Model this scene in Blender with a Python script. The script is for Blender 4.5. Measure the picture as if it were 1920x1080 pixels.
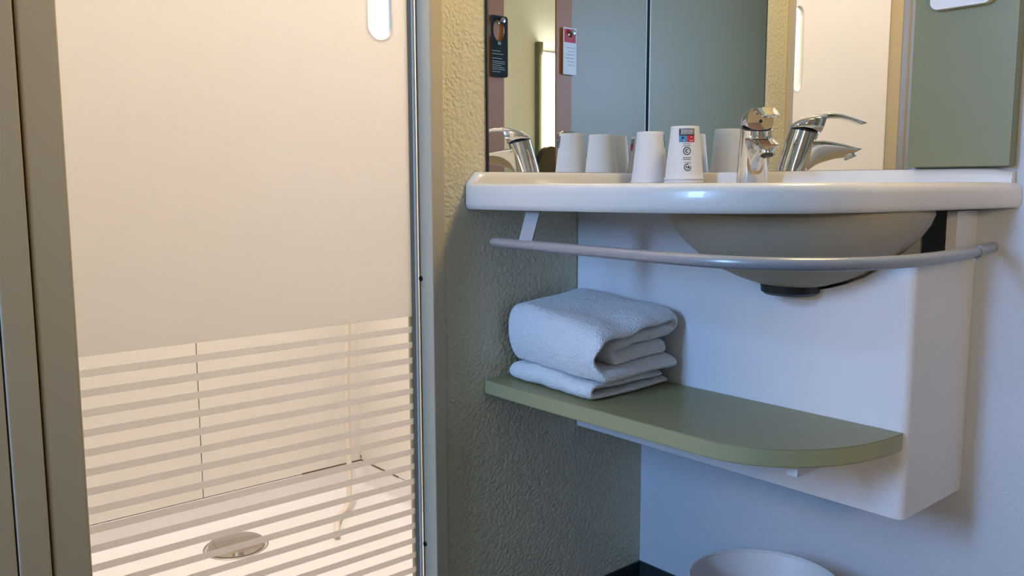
import bpy, bmesh, math, random
from mathutils import Vector, Matrix, noise, geometry

for o in list(bpy.data.objects):
    bpy.data.objects.remove(o)
SC = bpy.context.scene
COL = SC.collection
PI = math.pi

# ------------------------------------------------------------------ camera
yaw, pitch, roll, FPX = 2.43176, -0.121732, -0.0029117, 1606.806
cam = bpy.data.cameras.new('camera')
cam.sensor_fit = 'HORIZONTAL'; cam.sensor_width = 36.0
cam.lens = FPX / 1920 * 36.0
cam.clip_start = 0.02
CAM = bpy.data.objects.new('camera', cam); COL.objects.link(CAM)
fw = Vector((math.cos(yaw)*math.cos(pitch), math.sin(yaw)*math.cos(pitch), math.sin(pitch)))
rt = Vector((math.sin(yaw), -math.cos(yaw), 0)); up = rt.cross(fw)
r2 = rt*math.cos(roll) + up*math.sin(roll); u2 = up*math.cos(roll) - rt*math.sin(roll)
M = Matrix((r2, u2, -fw)).transposed().to_4x4(); M.translation = (1.1237, -1.3152, 0.8579)
CAM.matrix_world = M
SC.camera = CAM

# ------------------------------------------------------------------ world, exposure, large lights
W = bpy.data.worlds.new('world'); SC.world = W; W.use_nodes = True
W.node_tree.nodes['Background'].inputs[0].default_value = (0.30, 0.52, 1.0, 1)
W.node_tree.nodes['Background'].inputs[1].default_value = 1.0
SC.view_settings.view_transform = 'Standard'; SC.view_settings.look = 'None'
SC.view_settings.gamma = 1; SC.view_settings.use_curve_mapping = False
SC.view_settings.exposure = 0.12
SC.cycles.max_bounces = 14; SC.cycles.transparent_max_bounces = 16
SC.cycles.glossy_bounces = 8; SC.cycles.transmission_bounces = 10
SC.cycles.caustics_reflective = True; SC.cycles.caustics_refractive = False
SC.cycles.sample_clamp_indirect = 6.0

def area(name, loc, target, sx, sy, power, color, shape='RECTANGLE'):
    l = bpy.data.lights.new(name, 'AREA'); l.shape = shape; l.size = sx; l.size_y = sy
    l.energy = power; l.color = color
    o = bpy.data.objects.new(name, l); COL.objects.link(o); o.location = loc
    d = Vector(target) - Vector(loc)
    o.rotation_euler = d.to_track_quat('-Z', 'Y').to_euler()
    return o
# daylight through the window behind the camera (blue)
area('window_daylight', (0.22, -3.09, 1.54), (0.22, 0.0, 0.90), 0.34, 0.92, 49, (0.26, 0.50, 1.0))
# shower ceiling lamp (warm white)
area('shower_lamp_light', (-0.32, -0.70, 2.42), (-0.32, -0.70, 0), 0.26, 0.26, 23.8, (1.0, 0.93, 0.94), 'DISK')
# lamp above the green socket panel beside the mirror (warm yellow)
area('vanity_lamp_light', (0.597, -0.098, 1.62), (0.40, -1.0, 1.30), 0.07, 0.42, 13.0, (1.0, 0.735, 0.30))

# ------------------------------------------------------------------ materials
def mat(name, color, rough=0.5, metal=0.0, bump=None, coat=0.0, spec=0.5, var=None, emit=None, sub=0.0):
    m = bpy.data.materials.new(name); m.use_nodes = True
    nt = m.node_tree; b = nt.nodes['Principled BSDF']
    b.inputs['Base Color'].default_value = (*color, 1)
    b.inputs['Roughness'].default_value = rough; b.inputs['Metallic'].default_value = metal
    b.inputs['Specular IOR Level'].default_value = spec
    b.inputs['Coat Weight'].default_value = coat
    if sub:
        b.inputs['Subsurface Weight'].default_value = sub; b.inputs['Subsurface Radius'].default_value = (.01, .01, .01)
    tc = nt.nodes.new('ShaderNodeTexCoord')
    if bump:
        scale, strength, dist, detail = bump
        n = nt.nodes.new('ShaderNodeTexNoise'); n.inputs['Scale'].default_value = scale
        n.inputs['Detail'].default_value = detail; n.inputs['Roughness'].default_value = 0.55
        nt.links.new(tc.outputs['Object'], n.inputs['Vector'])
        bp = nt.nodes.new('ShaderNodeBump'); bp.inputs['Strength'].default_value = strength
        bp.inputs['Distance'].default_value = dist
        nt.links.new(n.outputs['Fac'], bp.inputs['Height']); nt.links.new(bp.outputs['Normal'], b.inputs['Normal'])
    if var:
        scale, amt = var
        n = nt.nodes.new('ShaderNodeTexNoise'); n.inputs['Scale'].default_value = scale; n.inputs['Detail'].default_value = 4
        nt.links.new(tc.outputs['Object'], n.inputs['Vector'])
        mx = nt.nodes.new('ShaderNodeMix'); mx.data_type = 'RGBA'
        mx.inputs[6].default_value = (*[max(0, c*(1-amt)) for c in color], 1)
        mx.inputs[7].default_value = (*[min(1, c*(1+amt)) for c in color], 1)
        nt.links.new(n.outputs['Fac'], mx.inputs[0]); nt.links.new(mx.outputs[2], b.inputs['Base Color'])
    if emit:
        b.inputs['Emission Color'].default_value = (*emit[0], 1); b.inputs['Emission Strength'].default_value = emit[1]
    return m

def plaster(name, color):
    m = mat(name, color, 0.85, var=(6, 0.04))
    nt = m.node_tree; b = nt.nodes['Principled BSDF']
    tc = nt.nodes.new('ShaderNodeTexCoord')
    n1 = nt.nodes.new('ShaderNodeTexNoise'); n1.inputs['Scale'].default_value = 140; n1.inputs['Detail'].default_value = 3; n1.inputs['Distortion'].default_value = 0.6
    v = nt.nodes.new('ShaderNodeTexVoronoi'); v.feature = 'SMOOTH_F1'; v.inputs['Scale'].default_value = 170
    for n in (n1, v): nt.links.new(tc.outputs['Object'], n.inputs['Vector'])
    ad = nt.nodes.new('ShaderNodeMath'); ad.operation = 'MULTIPLY_ADD'; ad.inputs[1].default_value = -0.6
    nt.links.new(v.outputs['Distance'], ad.inputs[0]); nt.links.new(n1.outputs['Fac'], ad.inputs[2])
    bp = nt.nodes.new('ShaderNodeBump'); bp.inputs['Strength'].default_value = 0.8; bp.inputs['Distance'].default_value = 0.004
    nt.links.new(ad.outputs[0], bp.inputs['Height']); nt.links.new(bp.outputs['Normal'], b.inputs['Normal'])
    return m

M_PLASTER = plaster('textured_plaster', (0.74, 0.67, 0.48))
M_WALLB = mat('painted_wall', (0.60, 0.61, 0.64), 0.8, bump=(140, 0.35, 0.002, 3))
M_CEIL = mat('ceiling_paint', (0.80, 0.73, 0.60), 0.9)
M_FLOOR = mat('dark_vinyl_floor', (0.035, 0.045, 0.045), 0.5, var=(60, 0.4))
M_SKIRT = mat('dark_green_vinyl', (0.022, 0.032, 0.032), 0.45, var=(60, 0.4))
M_GREY = mat('grey_laminate', (0.33, 0.27, 0.165), 0.45)
M_WOOD = mat('orange_brown_laminate', (0.40, 0.155, 0.035), 0.5, var=(8, 0.08))
M_FARWALL = mat('white_room_paint', (0.70, 0.85, 0.98), 0.8)
M_SHOWER = mat('shower_acrylic', (0.84, 0.79, 0.72), 0.28, spec=0.4)
M_TRAY = mat('shower_tray_acrylic', (0.80, 0.765, 0.74), 0.30, spec=0.4)
M_JOINT = mat('dark_joint', (0.12, 0.07, 0.04), 0.8)
M_POST = mat('cream_coated_aluminium', (0.59, 0.495, 0.345), 0.55, spec=0.12)
M_CHROME = mat('chrome', (0.86, 0.86, 0.86), 0.06, 1.0)
M_BRUSH = mat('satin_steel', (0.55, 0.53, 0.52), 0.22, 1.0)
M_BLACK = mat('black_plastic', (0.012, 0.012, 0.013), 0.45)
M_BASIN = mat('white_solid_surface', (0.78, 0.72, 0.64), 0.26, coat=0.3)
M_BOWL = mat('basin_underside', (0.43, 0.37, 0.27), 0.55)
M_RAIL = mat('grey_coated_tube', (0.36, 0.36, 0.37), 0.30, 0.25)
M_PANEL = mat('white_laminate', (0.80, 0.77, 0.76), 0.5)
M_GREEN = mat('sage_green_laminate', (0.215, 0.21, 0.085), 0.38, bump=(300, 0.08, 0.001, 2))
M_SHELF = mat('sage_green_shelf', (0.31, 0.29, 0.14), 0.40, bump=(300, 0.08, 0.001, 2))
M_GREENE = mat('sage_green_edging', (0.40, 0.37, 0.19), 0.42)
M_WHITE = mat('white_plastic', (0.78, 0.76, 0.76), 0.4)
M_BIN = mat('white_bin_plastic', (0.74, 0.72, 0.72), 0.42, sub=0.0)
M_CUP = mat('white_paper', (0.80, 0.75, 0.69), 0.7)
M_MIRROR = mat('mirror_silver', (0.86, 0.88, 0.87), 0.0, 1.0)
M_MEDGE = mat('mirror_dark_edge', (0.01, 0.012, 0.012), 0.4)
M_MLIGHT = mat('mirror_polished_edge', (0.65, 0.80, 0.80), 0.15)
M_INK = mat('black_ink', (0.015, 0.015, 0.016), 0.6)
M_INKW = mat('white_ink', (0.80, 0.78, 0.76), 0.6)
M_INKB = mat('blue_ink', (0.05, 0.26, 0.42), 0.6)
M_INKR = mat('red_ink', (0.55, 0.025, 0.035), 0.6)
M_TAG = mat('dark_green_card', (0.006, 0.009, 0.006), 0.8)
M_TEXTD = mat('pale_print', (0.28, 0.33, 0.30), 0.6)
M_PAPER = mat('white_card', (0.75, 0.74, 0.75), 0.6)
M_HOSE = mat('pale_hose', (0.74, 0.66, 0.55), 0.4)
M_SEAL = mat('clear_seal', (0.42, 0.40, 0.34), 0.25)
M_LAMPON = mat('lit_diffuser', (0.9, 0.9, 0.9), 0.5, emit=((1.0, 0.79, 0.54), 128.0))
M_LAMPW = mat('lit_warm_diffuser', (0.9, 0.9, 0.9), 0.5, emit=((1.0, 0.80, 0.52), 4.0))
M_DESK = mat('dark_desk_laminate', (0.03, 0.035, 0.045), 0.4)

def terry():
    m = mat('white_terry', (0.94, 0.93, 0.93), 0.95, spec=0.1)
    nt = m.node_tree; b = nt.nodes['Principled BSDF']
    b.inputs['Sheen Weight'].default_value = 0.3
    tc = nt.nodes.new('ShaderNodeTexCoord')
    n = nt.nodes.new('ShaderNodeTexNoise'); n.inputs['Scale'].default_value = 420; n.inputs['Detail'].default_value = 2
    n2 = nt.nodes.new('ShaderNodeTexNoise'); n2.inputs['Scale'].default_value = 60; n2.inputs['Detail'].default_value = 3
    for x in (n, n2): nt.links.new(tc.outputs['Object'], x.inputs['Vector'])
    ad = nt.nodes.new('ShaderNodeMath'); ad.operation = 'ADD'
    nt.links.new(n.outputs['Fac'], ad.inputs[0]); nt.links.new(n2.outputs['Fac'], ad.inputs[1])
    bp = nt.nodes.new('ShaderNodeBump'); bp.inputs['Strength'].default_value = 0.8; bp.inputs['Distance'].default_value = 0.005
    nt.links.new(ad.outputs[0], bp.inputs['Height']); nt.links.new(bp.outputs['Normal'], b.inputs['Normal'])
    return m
M_TERRY = terry()

Z_CLEAR, Z_S0, STRIPE_P, STRIPE_H = 0.6433, 0.6268, 0.0256, 0.0100
def door_glass():
    """Frosted above Z_CLEAR and in the stripes below it, clear between the stripes."""
    m = bpy.data.materials.new('striped_frosted_glass'); m.use_nodes = True
    nt = m.node_tree; nt.nodes.clear(); N = nt.nodes.new; L = nt.links.new
    out = N('ShaderNodeOutputMaterial')
    tc = N('ShaderNodeTexCoord'); sp = N('ShaderNodeSeparateXYZ'); L(tc.outputs['Object'], sp.inputs[0])
    def math_(op, a, b):
        n = N('ShaderNodeMath'); n.operation = op
        for i, v in enumerate((a, b)):
            if isinstance(v, (int, float)): n.inputs[i].default_value = v
            else: L(v, n.inputs[i])
        return n.outputs[0]
    z = sp.outputs['Z']
    above = math_('GREATER_THAN', z, Z_CLEAR)
    k = math_('DIVIDE', math_('SUBTRACT', Z_S0 + 40*STRIPE_P, z), STRIPE_P)
    stripe = math_('LESS_THAN', math_('FRACT', k, 0), STRIPE_H/STRIPE_P)
    ok = math_('LESS_THAN', z, Z_S0 + 1e-4)
    frost = math_('MAXIMUM', above, math_('MULTIPLY', stripe, ok))
    tl = N('ShaderNodeBsdfTranslucent'); tl.inputs[0].default_value = (0.93, 0.92, 0.91, 1)
    df = N('ShaderNodeBsdfDiffuse'); df.inputs[0].default_value = (0.80, 0.78, 0.77, 1)
    m1 = N('ShaderNodeMixShader'); m1.inputs[0].default_value = 0.16; L(tl.outputs[0], m1.inputs[1]); L(df.outputs[0], m1.inputs[2])
    tr = N('ShaderNodeBsdfTransparent'); tr.inputs[0].default_value = (0.97, 0.98, 0.97, 1)
    mm = N('ShaderNodeMixShader'); L(frost, mm.inputs[0]); L(tr.outputs[0], mm.inputs[1]); L(m1.outputs[0], mm.inputs[2])
    gl = N('ShaderNodeBsdfGlossy'); gl.inputs[0].default_value = (1, 1, 1, 1); gl.inputs['Roughness'].default_value = 0.08
    fr = N('ShaderNodeFresnel'); fr.inputs[0].default_value = 1.3
    mg = N('ShaderNodeMixShader'); L(fr.outputs[0], mg.inputs[0]); L(mm.outputs[0], mg.inputs[1]); L(gl.outputs[0], mg.inputs[2])
    L(mg.outputs[0], out.inputs[0])
    return m
def clear_glass(name, col):
    m = bpy.data.materials.new(name); m.use_nodes = True
    nt = m.node_tree; nt.nodes.clear(); N = nt.nodes.new; L = nt.links.new
    out = N('ShaderNodeOutputMaterial'); tr = N('ShaderNodeBsdfTransparent'); tr.inputs[0].default_value = (*col, 1)
    gl = N('ShaderNodeBsdfGlossy'); gl.inputs['Roughness'].default_value = 0.05
    fr = N('ShaderNodeFresnel'); fr.inputs[0].default_value = 1.25
    mg = N('ShaderNodeMixShader'); L(fr.outputs[0], mg.inputs[0]); L(tr.outputs[0], mg.inputs[1]); L(gl.outputs[0], mg.inputs[2])
    L(mg.outputs[0], out.inputs[0]); return m
M_DOORGLASS = door_glass()
M_CLEAR = clear_glass('clear_glass', (0.97, 0.985, 0.98))
M_GEDGE = mat('polished_glass_edge', (0.80, 0.84, 0.80), 0.1)

# ------------------------------------------------------------------ helpers
def link(name, me, parent=None):
    o = bpy.data.objects.new(name, me); COL.objects.link(o)
    if parent is not None: o.parent = parent
    return o
def empty(name, loc=(0, 0, 0), rz=0.0):
    o = bpy.data.objects.new(name, None); COL.objects.link(o); o.location = loc; o.rotation_euler = (0, 0, rz)
    o.empty_display_size = 0.05
    return o
def tag(o, label, cat, group=None):
    o['label'] = label; o['category'] = cat
    if group: o['group'] = group
    return o
def struct(o):
    o['kind'] = 'structure'; return o
def finish(name, bm, mats, parent=None, smooth=True, angle=40):
    bmesh.ops.recalc_face_normals(bm, faces=bm.faces)
    me = bpy.data.meshes.new(name); bm.to_mesh(me); bm.free()
    for m in (mats if isinstance(mats, (list, tuple)) else [mats]): me.materials.append(m)
    if smooth:
        me.shade_smooth()
        me.set_sharp_from_angle(angle=math.radians(angle))
    if parent is not None and parent.type == 'EMPTY' or parent is not None:
        # geometry is written in world coordinates: bring it into the parent's frame
        pm = world_of(parent).inverted(); me.transform(pm)
    return link(name, me, parent)
def world_of(o):
    m = Matrix.LocRotScale(o.location, o.rotation_euler, o.scale)
    return world_of(o.parent) @ m if o.parent else m
def own_origin(o, loc):
    """move a top-level mesh's origin to loc"""
    o.data.transform(Matrix.Translation(-Vector(loc))); o.location = loc; return o
def bx(bm, lo, hi, bevel=0.0, seg=2, mi=0):
    c = [(a+b)/2 for a, b in zip(lo, hi)]; s = [abs(b-a) for a, b in zip(lo, hi)]
    r = bmesh.ops.create_cube(bm, size=1, matrix=Matrix.Translation(c) @ Matrix.Diagonal((*s, 1)))
    fs = set(f for v in r['verts'] for f in v.link_faces)
    for f in fs: f.material_index = mi
    if bevel:
        es = list(set(e for v in r['verts'] for e in v.link_edges))
        rr = bmesh.ops.bevel(bm, geom=es, offset=bevel, segments=seg, affect='EDGES', profile=0.5)
        for f in rr['faces']: f.material_index = mi
    return bm
def box(name, lo, hi, m, parent=None, bevel=0.0, seg=2):
    o = finish(name, bx(bmesh.new(), lo, hi, bevel, seg), m, parent)
    if bevel: flat_normals(o)
    return o
def loft(bm, loops, cap=True, close=True, mi=0):
    vs = [[bm.verts.new(p) for p in l] for l in loops]
    n = len(vs[0])
    for a, b in zip(vs, vs[1:]):
        for i in range(n if close else n-1):
            f = bm.faces.new((a[i], a[(i+1) % n], b[(i+1) % n], b[i])); f.material_index = mi
    if cap:
        f = bm.faces.new(vs[0][::-1]); f.material_index = mi
        f = bm.faces.new(vs[-1]); f.material_index = mi
    return vs
def lathe(bm, prof, c=(0, 0, 0), n=48, mi=0, cap=False):
    loops = [[(c[0]+r*math.cos(2*PI*i/n), c[1]+r*math.sin(2*PI*i/n), c[2]+z) for i in range(n)] for r, z in prof]
    return loft(bm, loops, cap, True, mi)
def tube(bm, pts, r, n=16, mi=0, cap=True):
    pts = [Vector(p) for p in pts]; loops = []
    up0 = None
    for i, p in enumerate(pts):
        t = (pts[min(i+1, len(pts)-1)] - pts[max(i-1, 0)]).normalized()
        if up0 is None:
            up0 = t.orthogonal().normalized()
        up0 = (up0 - t*up0.dot(t)).normalized(); s = t.cross(up0)
        rr = r[i] if isinstance(r, (list, tuple)) else r
        loops.append([p + up0*rr*math.cos(2*PI*k/n) + s*rr*math.sin(2*PI*k/n) for k in range(n)])
    return loft(bm, loops, cap, True, mi)
def spline(pts, n):
    """Catmull-Rom through pts, n samples per span"""
    P = [Vector(p) for p in pts]; P = [2*P[0]-P[1]] + P + [2*P[-1]-P[-2]]; out = []
    for i in range(1, len(P)-2):
        for k in range(n):
            t = k/n
            a, b, c, d = P[i-1:i+3]
            out.append(0.5*((2*b) + (c-a)*t + (2*a-5*b+4*c-d)*t*t + (3*b-a-3*c+d)*t**3))
    out.append(P[-2]); return out
def prism(bm, outer, holes, fn, d0, d1, mi=0, mi_side=None):
    """flat polygon with holes, extruded; fn(u, v, d) -> point"""
    polys = [[Vector((u, v, 0)) for u, v in outer]] + [[Vector((u, v, 0)) for u, v in h] for h in holes]
    tris = geometry.tessellate_polygon(polys)
    flat = [p for poly in polys for p in poly]
    A = [bm.verts.new(fn(p.x, p.y, d0)) for p in flat]; B = [bm.verts.new(fn(p.x, p.y, d1)) for p in flat]
    for t in tris:
        try:
            f = bm.faces.new([A[i] for i in t]); f.material_index = mi
            f = bm.faces.new([B[i] for i in reversed(t)]); f.material_index = mi if mi_side is None else mi_side
        except ValueError: pass
    k = 0
    for poly in polys:
        n = len(poly)
        for i in range(n):
            f = bm.faces.new((A[k+i], A[k+(i+1) % n], B[k+(i+1) % n], B[k+i])); f.material_index = mi if mi_side is None else mi_side
        k += n
def rrect(u0, v0, u1, v1, r, n=8):
    out = []
    for cx, cy, a0 in ((u1-r, v1-r, 0), (u0+r, v1-r, 90), (u0+r, v0+r, 180), (u1-r, v0+r, 270)):
        for i in range(n+1):
            a = math.radians(a0 + 90*i/n); out.append((cx+r*math.cos(a), cy+r*math.sin(a)))
    return out
def flat_normals(o):
    w = o.modifiers.new('normals', 'WEIGHTED_NORMAL'); w.keep_sharp = True; w.weight = 90
    return o
def bevel_mod(o, w, seg=2):
    m = o.modifiers.new('bevel', 'BEVEL'); m.width = w; m.segments = seg; m.limit_method = 'ANGLE'; m.angle_limit = math.radians(40)
    return o

# ------------------------------------------------------------------ setting
XR, YB, ZC = 1.70, -3.10, 2.55
struct(box('floor', (-0.95, YB-0.1, -0.06), (3.4, 0.1, 0.0), M_FLOOR))
struct(box('ceiling', (-0.95, YB-0.1, ZC), (3.4, 0.1, ZC+0.06), M_CEIL))
# left wall: strip beside the mirror, wall over the shower door, wall left of the shower
bm = bmesh.new()
bx(bm, (-0.03, -0.4962, 0), (0.0, 0.0, ZC)); bx(bm, (-0.03, -1.128, 2.031), (0.0, -0.4962, ZC)); bx(bm, (-0.03, YB, 0), (0.0, -1.362, ZC)); bx(bm, (-0.03, -1.362, 2.031), (0.0, -1.128, ZC))
struct(finish('wall_left', bm, M_PLASTER))
struct(box('wall_back', (-0.10, 0.0, 0), (XR+0.05, 0.10, ZC), M_WALLB))
bm = bmesh.new()   # wall behind the camera with the window opening
bx(bm, (-0.10, YB-0.08, 0), (XR+0.05, YB, 1.05)); bx(bm, (-0.10, YB-0.08, 2.03), (XR+0.05, YB, ZC))
bx(bm, (-0.10, YB-0.08, 1.05), (0.02, YB, 2.03)); bx(bm, (0.42, YB-0.08, 1.05), (XR+0.05, YB, 2.03))
struct(finish('wall_front', bm, M_CEIL))
win = struct(empty('window_1', (0.22, YB, 1.05)))
bm = bmesh.new()
for lo, hi in (((0.02, 1.05), (0.05, 2.03)), ((0.39, 1.05), (0.42, 2.03)), ((0.05, 1.05), (0.39, 1.08)), ((0.05, 2.00), (0.39, 2.03))):
    bx(bm, (lo[0], YB-0.06, lo[1]), (hi[0], YB-0.02, hi[1]), 0.004)
finish('window_frame', bm, M_WHITE, win)
# right wall: smooth grey panelling, a narrow doorway edged by two orange-brown boards
bm = bmesh.new()
bx(bm, (XR, YB, 0), (XR+0.05, -1.4684, ZC)); bx(bm, (XR, -0.80, 0), (XR+0.05, 0.0, ZC)); bx(bm, (XR, -1.4684, 2.1), (XR+0.05, -0.80, ZC))
struct(finish('wall_right', bm, M_GREY))
struct(box('trim_1', (XR, -1.0707, 0), (XR+0.03, -0.80, 2.1), M_WOOD))
struct(box('trim_2', (XR, -1.4684, 0), (XR+0.008, -1.3728, 2.1), M_WOOD))
struct(box('wall_far', (2.60, YB, 0), (2.66, 0.0, ZC), M_FARWALL))
bm = bmesh.new(); bx(bm, (XR+0.05, 0.0, 0), (2.66, 0.05, ZC)); bx(bm, (XR+0.05, YB-0.05, 0), (2.66, YB, ZC))
struct(finish('wall_side', bm, M_FARWALL))
struct(box('baseboard_left', (0.0, -0.497, 0), (0.004, -0.004, 0.075), M_SKIRT))
struct(box('baseboard_back', (0.0, -0.004, 0), (XR, 0.0, 0.075), M_SKIRT))

# ------------------------------------------------------------------ shower cubicle
XB, YS, YL, ZT = -0.80, -0.190, -1.13, 2.45      # back, right side, left side, top
cub = tag(empty('shower_cubicle', (-0.42, -0.62, 0)), 'cream acrylic shower cubicle with raised tray, behind the striped glass door', 'shower')
bm = bmesh.new(); bx(bm, (XB-0.02, YL, 0.134), (XB, -0.611, ZT)); bx(bm, (XB-0.02, -0.609, 0.134), (XB, YS, ZT)); bx(bm, (XB-0.02, -0.612, 0.134), (XB-0.001, -0.608, ZT), mi=1)
finish('back_wall_panel', bm, [M_SHOWER, M_JOINT], cub)
box('side_wall_panel', (XB-0.02, YS, 0.134), (-0.036, YS+0.02, ZT), M_SHOWER, cub)
box('side_wall_panel', (XB-0.02, YL-0.02, 0.134), (-0.035, YL, ZT), M_SHOWER, cub)
box('front_wall_panel', (-0.052, -0.4965, 0.134), (-0.0355, YS, ZT), M_SHOWER, cub)
box('roof_panel', (XB-0.02, YL-0.02, ZT), (-0.035, YS+0.02, ZT+0.02), M_SHOWER, cub)
bm = bmesh.new()   # tray: outer kerb, coved edge, floor falling gently to the waste
def rl(x0, x1, y0, y1, r, z, n=8): return [(u, v, z) for u, v in rrect(x0, y0, x1, y1, r, n)]
xe, DR = -0.036, (-0.640, -0.602)
loops = [rl(XB-0.02, xe, YL-0.02, YS+0.02, 0.01, 0.0), rl(XB-0.02, xe, YL-0.02, YS+0.02, 0.01, 0.132),
         rl(XB, xe-0.03, YL, YS, 0.012, 0.132), rl(XB+0.001, xe-0.032, YL+0.001, YS-0.001, 0.02, 0.124)]
for k in range(0, 6):
    a = k/5*PI/2; q = 0.001 + 0.004 + 0.013*(1-math.cos(a))
    loops.append(rl(XB+q, xe-0.031-q, YL+q, YS-q, 0.02+0.02*math.sin(a), 0.085-0.013*math.sin(a)))
vs = loft(bm, loops, cap=False)
last = vs[-1]
pl = None
for f_, z in ((0.6, 0.069), (0.25, 0.066)):
    nl = []
    for v in last:
        p = v.co; nl.append(bm.verts.new((DR[0]+(p.x-DR[0])*f_/0.9 if f_ > .5 else DR[0]+(p.x-DR[0])*0.35, DR[1]+(p.y-DR[1])*f_/0.9 if f_ > .5 else DR[1]+(p.y-DR[1])*0.35, z)))
    for i in range(len(last)): bm.faces.new((last[i], last[(i+1) % len(last)], nl[(i+1) % len(nl)], nl[i]))
    last = nl
bm.faces.new(last)
finish('shower_tray', bm, M_TRAY, cub, angle=30)
dc = finish('drain_cover', (lambda b: (lathe(b, [(0.0005, 0.0105), (0.045, 0.0095), (0.058, 0.0065), (0.0625, 0.0), (0.060, -0.004)], (*DR, 0.070), 56), b)[1])(bmesh.new()), mat('drain_steel', (0.50, 0.46, 0.43), 0.12, 1.0), cub)
finish('drain_ring', (lambda b: (lathe(b, [(0.064, -0.004), (0.0665, -0.0005), (0.069, -0.0015), (0.069, -0.004)], (*DR, 0.069), 56), b)[1])(bmesh.new()), M_BRUSH, dc)
bm = bmesh.new(); bx(bm, (XB, -0.36, 0.1325), (XB+0.0012, -0.190, 0.1352)); bx(bm, (XB, -0.1912, 0.1325), (-0.62, -0.190, 0.1352)); bx(bm, (XB, -0.1915, 0.139), (XB+0.002, -0.190, 0.147))
finish('sealant_joint', bm, M_JOINT, cub)

hose_px = [(-0.70, -0.270, 1.60), (-0.70, -0.262, 1.1), (-0.70, -0.272, 0.60), (-0.695, -0.285, 0.40), (-0.685, -0.292, 0.25), (-0.665, -0.302, 0.14), (-0.640, -0.325, 0.088), (-0.60, -0.372, 0.082), (-0.52, -0.42, 0.080)]
bm = bmesh.new(); tube(bm, spline(hose_px, 10), 0.0065, 14)
tag(finish('shower_hose', bm, M_HOSE), 'pale shower hose hanging down to the tray behind the glass', 'hose')

# shower ceiling lamp
sl = tag(empty('ceiling_lamp', (-0.32, -0.70, ZT)), 'round lamp in the roof of the shower cubicle', 'lamp')
finish('lamp_housing', (lambda b: (lathe(b, [(0.001, 0.0), (0.16, 0.0), (0.16, -0.02), (0.145, -0.024), (0.14, -0.012), (0.001, -0.012)], (-0.32, -0.70, ZT), 40), b)[1])(bmesh.new()), M_WHITE, sl)

# ------------------------------------------------------------------ shower door and its frame
EF, GX = 0.0066, -0.028
fr = tag(empty('shower_door_frame', (0, -0.8, 0.10)), 'cream coated metal frame posts around the glass shower door', 'door frame')
post = box('frame_post', (-0.034, -0.5224, 0.10), (EF, -0.4965, 2.03), M_POST, fr, 0.003)
for z in (0.252, 0.704, 1.156, 1.608):
    finish('screw_cap', (lambda b: (bmesh.ops.create_cone(b, cap_ends=True, segments=16, radius1=0.0042, radius2=0.0036, depth=0.003, matrix=Matrix.Translation((-0.0255, -0.5236, z)) @ Matrix.Rotation(PI/2, 4, 'X')), b)[1])(bmesh.new()), M_BLACK, post)
box('frame_post', (-0.040, -1.0905, 0.10), (EF, -1.0477, 2.03), M_POST, fr, 0.004)
bm = bmesh.new(); bx(bm, (-0.045, -1.1275, 0.10), (EF+0.001, -1.0930, 2.03), 0.003); bx(bm, (-0.044, -1.094, 0.10), (-0.02, -1.090, 2.03), mi=1)
flat_normals(finish('wall_channel', bm, [M_POST, M_BLACK], fr))
box('side_filler', (-0.029, -1.36, 0.0), (EF-0.001, -1.1290, 2.03), M_POST, fr, 0.002)
box('top_rail', (-0.040, -1.0477, 1.985), (EF, -0.5224, 2.03), M_POST, fr, 0.003)
box('threshold', (-0.060, -1.1275, 0.0), (EF, -0.4965, 0.10), M_TRAY, fr, 0.004)
door = tag(empty('shower_door', (GX, -1.047, 0.105)), 'frosted glass shower door with clear stripes below and a slot handle', 'shower door')
bm = bmesh.new()
slot = rrect(-0.6117, 1.0755, -0.5690, 1.2755, 0.02134, 10)
prism(bm, [(-1.046, 0.105), (-0.5406, 0.105), (-0.5406, 1.98), (-1.046, 1.98)], [slot], lambda u, v, d: (d, u, v), GX, GX-0.006, 0, 1)
g = finish('glass_panel', bm, [M_DOORGLASS, M_CLEAR], door, smooth=False)
g.data.transform(Matrix.Translation(door.location)); g.location = -door.location   # texture space = world height
bm = bmesh.new()
n = len(slot); ins = rrect(-0.6117+0.0028, 1.0755+0.0028, -0.5690-0.0028, 1.2755-0.0028, 0.01854, 10)
for x0, x1 in ((GX+0.0008, GX-0.0068),):
    A = [bm.verts.new((x0, u, v)) for u, v in slot]; B = [bm.verts.new((GX-0.002, u, v)) for u, v in ins]
    Cc = [bm.verts.new((x1, u, v)) for u, v in ins]
    for i in range(n):
        j = (i+1) % n; bm.faces.new((A[i], A[j], B[j], B[i])); bm.faces.new((B[i], B[j], Cc[j], Cc[i]))
finish('handle_slot_edge', bm, M_GEDGE, door)
box('glass_edge', (GX-0.0062, -1.0470, 0.105), (GX+0.0002, -1.0440, 1.98), M_GEDGE, door)
bm = bmesh.new()   # seal along the closing edge: a clear lip and a slim channel
bx(bm, (GX-0.010, -0.5412, 0.105), (GX-0.001, -0.5300, 1.98)); bx(bm, (GX-0.004, -0.5320, 0.105), (GX+0.002, -0.5285, 1.98), mi=1); bx(bm, (GX-0.012, -0.5285, 0.105), (GX-0.004, -0.5240, 1.98))
finish('seal_strip', bm, [M_SEAL, M_GEDGE], door, smooth=False)

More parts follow.
